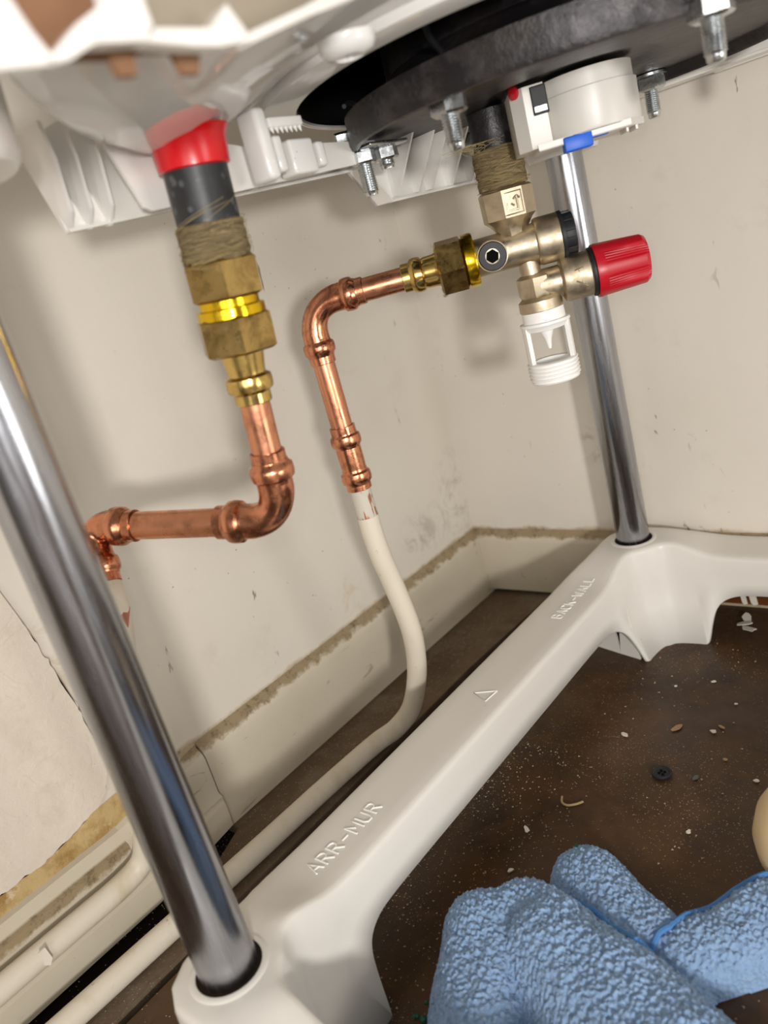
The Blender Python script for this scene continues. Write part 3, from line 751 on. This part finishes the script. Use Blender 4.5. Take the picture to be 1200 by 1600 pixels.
# --- safety valve
O = V((.227, .463, .3534)); EX = VX; EY = VY; EZ = V((0, 0, 1))
def sv(u, v, z): return O + EX * u + EY * v + EZ * z
valve = thing('safety_valve', 'nickel plated safety valve with red cap below the thermostat', 'valve', O)
bm = nb()
lathe(bm, [(.0085, -.002), (.0092, .010), (.0135, .0160), (.0165, .0185), (.0168, .0345), (.0150, .0360), (.012, .0362)], frame(sv(-.0035, 0, 0), EZ), 48, .39, True, True, 8)
between(sv(-.0315, 0, 0), sv(.011, 0, 0), [(.0112, 0), (.0116, .002), (.0116, .028), (.0122, .0425)], 44, True, bm)
between(sv(.008, 0, 0), sv(.0242, 0, 0), [(.0110, 0), (.0140, .0012), (.0146, .003), (.0146, .0155), (.0138, .0163)], 44, True, bm)
between(sv(.002, 0, -.008), sv(.003, 0, -.024), [(.0066, 0), (.0066, .017)], 36, True, bm)
between(sv(.0040, 0, -.0180), sv(.0040, 0, -.0340), [(.0090, 0), (.0118, .002), (.0118, .012), (.0100, .016)], 8, True, bm, 8, .39)
between(sv(.0045, 0, -.0325), sv(.0045, 0, -.0415), [(.0115, 0), (.0138, .002), (.0140, .0080), (.0128, .009)], 44, True, bm)
between(sv(.004, .001, -.0262), sv(.0215, .001, -.0262), [(.0098, 0), (.0100, .016)], 40, True, bm)
between(sv(.0190, .001, -.0262), sv(.0385, .001, -.0262), [(.0100, 0), (.0135, .0015), (.0142, .004), (.0142, .0180), (.0134, .0192)], 44, True, bm)
between(sv(-.0195, .006, -.0006), sv(-.0195, .0128, -.0006), [(.0100, 0), (.0096, .0062), (.0088, .0066)], 40, True, bm)
vb = link_mesh('valve_body', bm, M_nickel, valve, smooth=32)
# cast marks: a raised square with an arrow, and a triangular mark on the relief barrel
bm = nb(); Fm = Matrix.Identity(4)
def vm(u, z, r, ang0):  # point on the 8-sided socket front face
    return sv(-.0035 + u, r, z)
Sg = [[(.0030, .0215), (.0030, .0300)], [(.0030, .0300), (.0008, .0282)], [(.0030, .0300), (.0048, .0282)], [(-.0035, .0270), (-.0035, .0222), (.0030, .0222)], [(-.0008, .0260), (.0010, .0245)]]
for s_ in Sg: tube(bm, [vm(u + .0020, z, .0158, 0) for u, z in s_], .00055, 8)
sq = [(-.0045, .0200), (.0070, .0200), (.0070, .0325), (-.0045, .0325), (-.0045, .0200)]
tube(bm, [vm(u + .001, z, .0157, 0) for u, z in sq], .00045, 8)
link_mesh('cast_arrow', bm, M_nickel, valve, parent=vb); bm = nb()
tr_ = [[(-.0030, .0045), (.0025, .0055), (.0025, -.0050), (-.0030, -.0020)], [(-.0005, .0048), (.0010, -.0040)], [(-.0030, -.0020), (.0032, -.0062)]]
for s_ in tr_: tube(bm, [sv(.0300 + u, .001 + math.sqrt(.0143 ** 2 - z * z), -.0262 + z) for u, z in s_], .00045, 8)
link_mesh('cast_mark', bm, M_nickel, valve, parent=vb)
bm = nb(); lathe(bm, [(.0, .0), (.0086, 0), (.0088, .0012), (.0082, .0024), (.0046, .0026)], frame(sv(-.0195, .0118, -.0006), EY), 36); pg = link_mesh('front_plug', bm, M_rubber, valve)
bm = nb(); lathe(bm, [(.0042, .0016), (.0042, .0029)], frame(sv(-.0195, .0118, -.0006), EY), 6, .3, False, True, 6); link_mesh('hex_recess', bm, M_hex, valve, parent=pg, smooth=0)
bm = nb(); between(sv(.0242, 0, 0), sv(.0262, 0, 0), [(.0148, 0), (.0150, .002), (.013, .0022)], 44, True, bm); lathe(bm, [(.0126, .0018), (.0126, .0085), (.0105, .0088), (.0098, .0040)], frame(sv(.0242, 0, 0), EX), 24, .2, False, True)
for k in range(8):
    a = k * math.pi / 4
    box(bm, (-.0022, -.0010, .0020), (.0022, .0016, .0078), .0004, frame(sv(.0242, 0, 0), EX) @ Matrix.Rotation(a, 4, 'Z') @ Matrix.Translation((0, .0122, 0)))
link_mesh('end_cap', bm, M_rubber, valve, smooth=30)
bm = between(sv(.0380, .001, -.0262), sv(.0405, .001, -.0262), [(.0140, 0), (.0150, .0004), (.0152, .0020), (.014, .0025)], 44); link_mesh('gasket', bm, M_rubber, valve)
bm = nb(); n = 120; prof = [(.0130, 0), (.0162, .0002), (.0165, .0020), (.0162, .0060), (.0158, .020), (.0152, .0300), (.0135, .0322), (.0, .0326)]
Fm = frame(sv(.0402, .001, -.0262), EX); rings = []
for r, z in prof:
    ring = []
    for i in range(n):
        a = 2 * math.pi * i / n; rr = r
        if .006 < z < .031 and r > .01:
            sec = (a / (2 * math.pi) * 6) % 1
            if .22 < sec < .78: rr = r - .0012 + (.0008 if i % 2 else 0)
        ring.append(bm.verts.new(Fm @ V((rr * math.cos(a), rr * math.sin(a), z))))
    rings.append(ring)
for a, b in zip(rings[:-1], rings[1:]):
    for i in range(n): bm.faces.new((a[i], a[(i + 1) % n], b[(i + 1) % n], b[i]))
bm.faces.new(rings[0][::-1])
link_mesh('relief_cap', bm, M_redcap, valve, smooth=25)
# hemp on the inlet thread and dark nipple above it
bm = between(sv(-.0035, 0, .058), sv(-.0035, 0, .0808), [(.0132, 0), (.0132, .0228)], 40); link_mesh('inlet_nipple', bm, M_enamel, valve)
bm = nb(); pr = [(.012, 0)] + [(.0150 + .0012 * noise.noise(V((k * 2.1, 0, 1))), .001 + .0225 * k / 10) for k in range(11)] + [(.012, .0240)]
between(sv(-.0035, 0, .0358), sv(-.0035, 0, .06), pr, 44, True, bm)
for v in bm.verts: v.co += V((1, 1, 1)) * .0007 * noise.noise(v.co * 380)
h2 = link_mesh('hemp_seal', bm, M_hemp, valve); strands(sv(-.0035, 0, .047), (0, 0, 1), .0160, .011, 60, valve, h2, 8)
bm = nb(); rnd = random.Random(5)
for k in range(9):
    a = rnd.uniform(1.8, 4.6); p = sv(-.0035, 0, .058) + EX * (-.015 + rnd.uniform(-.003, .01)) + EY * .011
    pts = [p + EX * rnd.uniform(-.004, .002) * j + EZ * (.004 * j - .0007 * j * j) + EY * .0008 * j for j in range(6)]
    tube(bm, smoothpath(pts, 3), .00012, 4)
o_ = link_mesh('loose_fibres', bm, M_fibre, valve, parent=h2); o_['kind'] = 'stuff'
# tundish: white air-gap cage screwed into the outlet
TB = sv(.0048, 0, 0)
def tz(z): return Matrix.Translation(TB + V((0, 0, z)))
bm = nb(); lathe(bm, [(.0118, -.0405), (.0134, -.0405), (.0136, -.0475), (.0160, -.0480), (.0162, -.0496), (.0150, -.0502), (.0135, -.0530), (.0110, -.0530), (.0110, -.0405)], tz(0), 48)
td = link_mesh('tundish', bm, M_tund, valve)
bm = nb()
for a in (90, 270): pass
def post(bm, a0, a1, r0, r1, z0, z1):
    k = 6; A = []
    for z in (z0, z1):
        row = []
        for i in range(k + 1):
            a = math.radians(a0 + (a1 - a0) * i / k); row.append((a, r1))
        ring = [(r1, math.radians(a0 + (a1 - a0) * i / k)) for i in range(k + 1)] + [(r0, math.radians(a1 + (a0 - a1) * i / k)) for i in range(k + 1)]
        A.append([bm.verts.new(TB + EX * (r * math.cos(t)) + EY * (r * math.sin(t)) + EZ * z) for r, t in ring])
    n_ = len(A[0])
    for i in range(n_): bm.faces.new((A[0][i], A[0][(i + 1) % n_], A[1][(i + 1) % n_], A[1][i]))
    bm.faces.new(A[0][::-1]); bm.faces.new(A[1])
for a0, a1 in ((-28, 28), (152, 208)):
    bm = nb(); post(bm, a0, a1, .0125, .0155, -.0745, -.050); link_mesh('cage_post', bm, M_tund, valve, parent=td, smooth=30)
bm = nb(); pr = [(.0118, -.0735), (.0156, -.0735)]
z = -.0735
for k in range(5): pr += [(.0166, z - .0006), (.0166, z - .0012), (.0152, z - .0018), (.0152, z - .0022)]; z -= .00245
pr += [(.0158, z - .0006), (.0150, z - .0016), (.0122, z - .0016), (.0118, -.0735)]
lathe(bm, pr, tz(0), 48); link_mesh('threaded_ring', bm, M_tund, valve, parent=td, smooth=40)
bm = nb(); lathe(bm, [(.0, -.0668), (.0011, -.0664), (.0024, -.0600), (.0046, -.0545), (.0112, -.0522), (.0112, -.0500)], tz(0), 24); link_mesh('drip_nozzle', bm, M_tund, valve, parent=td)

# --- cold side: from the valve to the floor
cold = thing('copper_pipe', 'copper pipe run from the safety valve down to the cream painted floor pipe', 'pipe', sv(-.142, 0, 0), 'copper pipe runs')
bm = between(sv(-.0365, 0, 0), sv(-.0285, 0, 0), [(.0120, 0), (.0164, .0006), (.0166, .006), (.0160, .0072), (.0120, .0078)], 48); link_mesh('golden_collar', bm, M_gold, cold)
bm = hexnut(sv(-.0540, 0, 0), EX, .0176, .0178, None, .15, .0013); link_mesh('union_nut', bm, M_brass2, cold, smooth=25)
bm = nb(); between(sv(-.0540, 0, 0), sv(-.0655, 0, 0), [(.0106, 0), (.0100, .002), (.0098, .0075), (.0088, .0115)], 44, True, bm); bead(bm, sv(-.0675, 0, 0), -EX, .0088, .0110); sleeve(bm, sv(-.0705, 0, 0), sv(-.0772, 0, 0), .0090); link_mesh('brass_adapter', bm, M_brass, cold)
K3 = sv(-.142, 0, 0)
bm = between(sv(-.074, 0, 0), sv(-.112, 0, 0), [(.0075, 0), (.0075, .038)], 40); link_mesh('tube', bm, M_copper, cold)
bm = nb(); elbow(bm, K3, EX, -EZ, .0089, .0108, .0265, .0195); link_mesh('elbow', bm, M_copper2, cold)
bm = between(K3 - EZ * .032, K3 - EZ * .0905, [(.0075, 0), (.0075, .0585)], 40); link_mesh('tube', bm, M_copper, cold)
bm = nb(); zc = K3.z
p = lambda z: V((K3.x, K3.y, z))
sleeve(bm, p(.2705), p(.264), .0089); bead(bm, p(.2605), -EZ, .0088, .0108); between(p(.258), p(.238), [(.0086, 0), (.0089, .003), (.0089, .012), (.0086, .02)], 40, True, bm); bead(bm, p(.2335), -EZ, .0088, .0108); sleeve(bm, p(.2305), p(.2245), .0089)
link_mesh('coupling', bm, M_copper2, cold)
bm = between(p(.227), p(.2000), [(.0075, 0), (.0075, .027)], 32); link_mesh('stripped_tube', bm, M_bare, cold)
bm = nb(); Q = smoothpath([p(.2035), p(.19), (.1105, .3835, .170), (.1098, .3878, .150), (.1080, .3952, .108), (.1010, .4000, .078), (.0925, .4010, .052), (.0815, .3970, .0265), (.0690, .3870, .0120), (.0615, .3720, .0086), (.0590, .350, .0082), (.0565, .304, .0080), (.0545, .236, .0080), (.0500, .125, .0080), (.0430, -.05, .0080), (.038, -.3, .0080)], 10)
tube(bm, Q, .0078, 32); link_mesh('painted_tube', bm, M_ppaint, cold)

# ================================================================== CLOTH
cloth = thing('cleaning_cloth', 'crumpled blue microfibre cloth lying on the brown floor', 'cloth', (.30, .26, 0))
def seg(px, py, a, b):
    ax_, ay_ = a; bx, by = b; dx, dy = bx - ax_, by - ay_; t = max(0, min(1, ((px - ax_) * dx + (py - ay_) * dy) / (dx * dx + dy * dy)))
    return math.hypot(px - ax_ - t * dx, py - ay_ - t * dy), t
LOBES = [((.290, .246), (.405, .194), .035, .043, .045, .042), ((.251, .243), (.286, .165), .028, .026, .040, .033), ((.262, .257), (.292, .254), .022, .026, .041, .042),
         ((.282, .300), (.320, .281), .024, .023, .029, .026), ((.318, .276), (.340, .270), .018, .02, .020, .018), ((.342, .276), (.380, .322), .019, .023, .022, .026)]
def hgt(x, y):
    w1 = .004 * noise.noise(V((x * 28, y * 28, 0))); w2 = .004 * noise.noise(V((x * 28, y * 28, 7)))
    x += w1; y += w2; best = 0
    for a, b, wa, wb, ha, hb in LOBES:
        d, t = seg(x, y, a, b); wd = wa + (wb - wa) * t; h = ha + (hb - ha) * t
        if d < wd:
            hh = h * (1 - (d / wd) ** 2.6) ** .5
            best = max(best, hh)
    if best > 0: best += .0025 * noise.noise(V((x * 45, y * 45, 2)))
    return best
bm = nb(); nx, ny = 340, 320; x0, x1, y0, y1 = .205, .462, .11, .362; grid = {}
for i in range(nx):
    for j in range(ny):
        x = x0 + (x1 - x0) * i / (nx - 1); y = y0 + (y1 - y0) * j / (ny - 1); h = hgt(x, y)
        if h > .0006:
            q = V((x * 430, y * 400, h * 430)); nzv = .0042 * (.42 - noise.voronoi(q)[0][0]) + .0006 * noise.noise(q * .6)
            grid[i, j] = bm.verts.new((x + .0008 * noise.noise(q + V((9, 0, 0))), y + .0008 * noise.noise(q + V((0, 9, 0))), max(.0005, h + nzv)))
        else: grid[i, j] = None
fl_ = {}
def gv(i, j):
    v = grid[i, j]
    if v: return v
    if (i, j) not in fl_: fl_[i, j] = bm.verts.new((x0 + (x1 - x0) * i / (nx - 1), y0 + (y1 - y0) * j / (ny - 1), .0004))
    return fl_[i, j]
for i in range(nx - 1):
    for j in range(ny - 1):
        if any(grid[a, b] for a, b in ((i, j), (i + 1, j), (i, j + 1), (i + 1, j + 1))):
            bm.faces.new((gv(i, j), gv(i + 1, j), gv(i + 1, j + 1), gv(i, j + 1)))
link_mesh('terry_fabric', bm, M_cloth, cloth, smooth=180)
def on(x, y, dz=.0012): return (x, y, hgt(x, y) + dz)
bm = nb()
for pl_ in ([(.268, .284), (.284, .279), (.300, .273), (.316, .266), (.330, .259)], [(.330, .259), (.333, .274), (.338, .290), (.348, .308), (.360, .325), (.372, .333), (.384, .334)]):
    dense_ = smoothpath([(a, b, 0) for a, b in pl_], 8); tube(bm, [on(v.x + .0012 * noise.noise(V((v.x * 300, v.y * 300, 0))), v.y) for v in dense_], .0016, 8)
link_mesh('stitched_edge', bm, M_seam, cloth)

# ================================================================== SMALL THINGS ON THE FLOOR
bx, by = .2789, .4148
bm = nb(); lathe(bm, [(.0, 0), (.0062, 0), (.0066, .0010), (.0066, .0020), (.0060, .0026), (.0052, .0022), (.0046, .0016), (.0, .0016)], Matrix.Translation((bx, by, .0003)), 36)
btn = thing('button', 'round black four hole button on the brown floor', 'button', (bx, by, 0))
link_mesh('disc', bm, M_rubber, btn)
for a in range(4):
    bm = nb(); lathe(bm, [(.0009, .0017), (.0009, .00215)], Matrix.Translation((bx + .0019 * math.cos(a * 1.571 + .6), by + .0019 * math.sin(a * 1.571 + .6), .0003)), 12, 0, True, True); link_mesh('hole', bm, M_hex, btn)
def flake(x, y, s, asp, mat, name, label, cat, seed, z=.0008, tilt=.0, th=.0007):
    rnd = random.Random(seed); bm = nb(); k = 9; a0 = rnd.uniform(0, 6.28); pts = []
    for i in range(k):
        a = 6.283 * i / k; r = s * rnd.uniform(.65, 1.1); px, py = r * math.cos(a), r * asp * math.sin(a)
        pts.append((x + px * math.cos(a0) - py * math.sin(a0), y + px * math.sin(a0) + py * math.cos(a0), z + tilt * px))
    prism(bm, pts, (0, 0, th))
    return tag(link_mesh(name, bm, mat, org=(x, y, z), smooth=0), label, cat, 'debris flakes on the floor')
F = [(.2387, .4471, .0032, .6, M_flake, 'paint_flake', 'white paint flake on the brown floor nearest the stand rail, left of the button', 'flake'),
 (.2708, .4659, .0052, .5, M_tan, 'paper_scrap', 'tan scrap on the floor between the button and the far foot', 'scrap'),
 (.2956, .4690, .0030, .6, M_flake, 'paint_flake', 'white paint flake right of the tan scrap on the floor', 'flake'),
 (.2990, .4755, .0028, .5, M_tan, 'paper_scrap', 'small tan scrap touching the white flake beyond the button', 'scrap'),
 (.3001, .4183, .0030, .55, M_grey, 'grey_flake', 'grey flake just right of the black button', 'flake'),
 (.2185, .3348, .0034, .5, M_flake, 'paint_flake', 'white paint flake on the floor between the rail and the cloth', 'flake'),
 (.3122, .3696, .0020, .8, M_flake, 'paint_flake', 'small white flake on the floor between cloth and button, right side', 'flake'),
 (.2265, .3001, .0022, .7, M_flake, 'paint_flake', 'small white flake just beyond the folded end of the cloth', 'flake'),
 (.2766, .5293, .0022, .6, M_flake, 'paint_flake', 'small white flake on the dark floor in front of the far foot', 'flake'),
 (.2518, .5163, .0013, .8, M_flake, 'paint_flake', 'tiny white flake near the tip of the far foot', 'flake'),
 (.3118, .4417, .0020, .6, M_tan, 'paper_scrap', 'small beige crumb beyond the grey flake on the floor', 'scrap'),
 (.2469, .2029, .0036, .7, M_tan, 'wood_chip', 'pale wood chip on the floor below the left fold of the cloth', 'chip'),
 (.3354, .4275, .0022, .6, M_flake, 'paint_flake', 'white flake at the right edge of the floor, near the cream tub', 'flake'),
 (.3003, .5051, .0013, .7, M_flake, 'paint_flake', 'tiny white flake on the floor between tan scrap and right rail', 'flake')]
for i, (x, y, s, asp, mt, nm, lb, ct) in enumerate(F): flake(x, y, s, asp, mt, nm, lb, ct, i + 20)
for i, (x, y, tl, lb) in enumerate([(.2735, .628, .15, 'cream curled paint flake highest in the pile under the right rail'), (.2745, .619, -.2, 'cream paint flake in the middle of the pile under the right rail'), (.2795, .6115, .1, 'cream paint flake lying nearest the camera under the right rail')]):
    flake(x, y, .0075, .5, M_flake, 'paint_flake', lb, 'flake', 60 + i, .0025 - .0005 * i, tl)
bm = nb(); tube(bm, smoothpath([(.226, .371, .0012), (.2285, .366, .0014), (.233, .3645, .0012), (.238, .3675, .0012), (.2415, .3715, .0012)], 5), .0008, 6)
tag(link_mesh('fibre_curl', bm, M_fibre, org=(.234, .367, 0)), 'curved straw coloured fibre on the floor beyond the cloth', 'fibre')
bm = nb(); prism(bm, [(.2545, .327, .001), (.2585, .3255, .001), (.2600, .331, .003), (.2560, .333, .004)], (0, 0, .0012)); tag(link_mesh('plastic_scrap', bm, M_green, org=(.257, .329, 0), smooth=0), 'green plastic scrap at the far corner of the cloth', 'scrap')
bm = nb()
rnd = random.Random(4)
for k in range(14):
    x = .2360 + rnd.uniform(-.009, .009); y = .2020 + rnd.uniform(-.010, .010); s = rnd.uniform(.0008, .0022)
    r_ = bmesh.ops.create_icosphere(bm, subdivisions=1, radius=s); bmesh.ops.translate(bm, verts=r_['verts'], vec=(x, y, s * .6))
tag(link_mesh('green_crumbs', bm, M_green, org=(.236, .202, 0), smooth=0), 'dark green crumbs on the floor left of the cloth', 'crumbs', kind='stuff')
# loose grit
bm = nb(); rnd = random.Random(11)
def grit(x, y, s):
    a = rnd.uniform(0, 6.28); v = [bm.verts.new((x + s * math.cos(a + t) * rnd.uniform(.5, 1.2), y + s * math.sin(a + t) * rnd.uniform(.4, 1.1), .0003)) for t in (0, 2.1, 4.2)]
    top = bm.verts.new((x, y, .0003 + s * .7)); bm.faces.new(v)
    for i in range(3): bm.faces.new((v[i], v[(i + 1) % 3], top))
for k in range(950):
    x = rnd.uniform(.21, .42); y = rnd.uniform(.10, .60)
    if noise.noise(V((x * 14, y * 14, 1))) + rnd.uniform(-.5, .4) > .05: grit(x, y, rnd.choice((.0003, .0004, .0005, .0007, .0011)))
for k in range(1300):
    y = rnd.uniform(.10, .42); x = .165 + .08 * rnd.random() ** 1.5
    grit(x, y, rnd.choice((.0003, .0004, .0006, .0009)))
for k in range(1100):
    y = rnd.uniform(.06, .62); x = rnd.uniform(.018, .16) if y < .14 else rnd.uniform(.008, .05)
    grit(x, y, rnd.choice((.0004, .0005, .0007)))
tag(link_mesh('plaster_grit', bm, M_dust, smooth=0), 'pale plaster grit scattered over the floor', 'grit', kind='stuff')
# cream tub at the right edge
TX, TY = .394, .364
bm = nb(); lathe(bm, [(.012, .0005), (.024, .001), (.033, .008), (.038, .020), (.039, .030), (.036, .042), (.029, .053), (.022, .058), (.019, .056), (.016, .030)], Matrix.Translation((TX, TY, 0)), 56, 0, True, False)
tag(link_mesh('plastic_tub', bm, M_tub, org=(TX, TY, 0)), 'cream rounded tub at the right edge beside the cloth', 'tub')
# flakes of paint on the skirting
bm = nb(); prism(bm, [(.0250, .0985, .042), (.0252, .1030, .0425), (.0262, .1040, .034), (.0262, .1015, .0305), (.0258, .0985, .033), (.0252, .0992, .038)], (.0009, 0, 0))
tag(link_mesh('paint_chip', bm, M_flake, org=(.0255, .101, .036), smooth=0), 'white chip of paint stuck on the cream pipe, lower left', 'chip')
bm = nb()
for a, b in (((.189, .088), (.1905, .076)), ((.1905, .076), (.1895, .062)), ((.1895, .062), (.187, .047))):
    prism(bm, [(-.003, a[0], a[1]), (.001, a[0] + .0016, a[1]), (.004, b[0] + .0022, b[1]), (.001, b[0], b[1])], (.0012, 0, 0))
tag(link_mesh('paint_curl', bm, M_flake, org=(-.001, .19, .07), smooth=30), 'hanging curl of peeled paint on the wall left of the near pole', 'peeling paint')
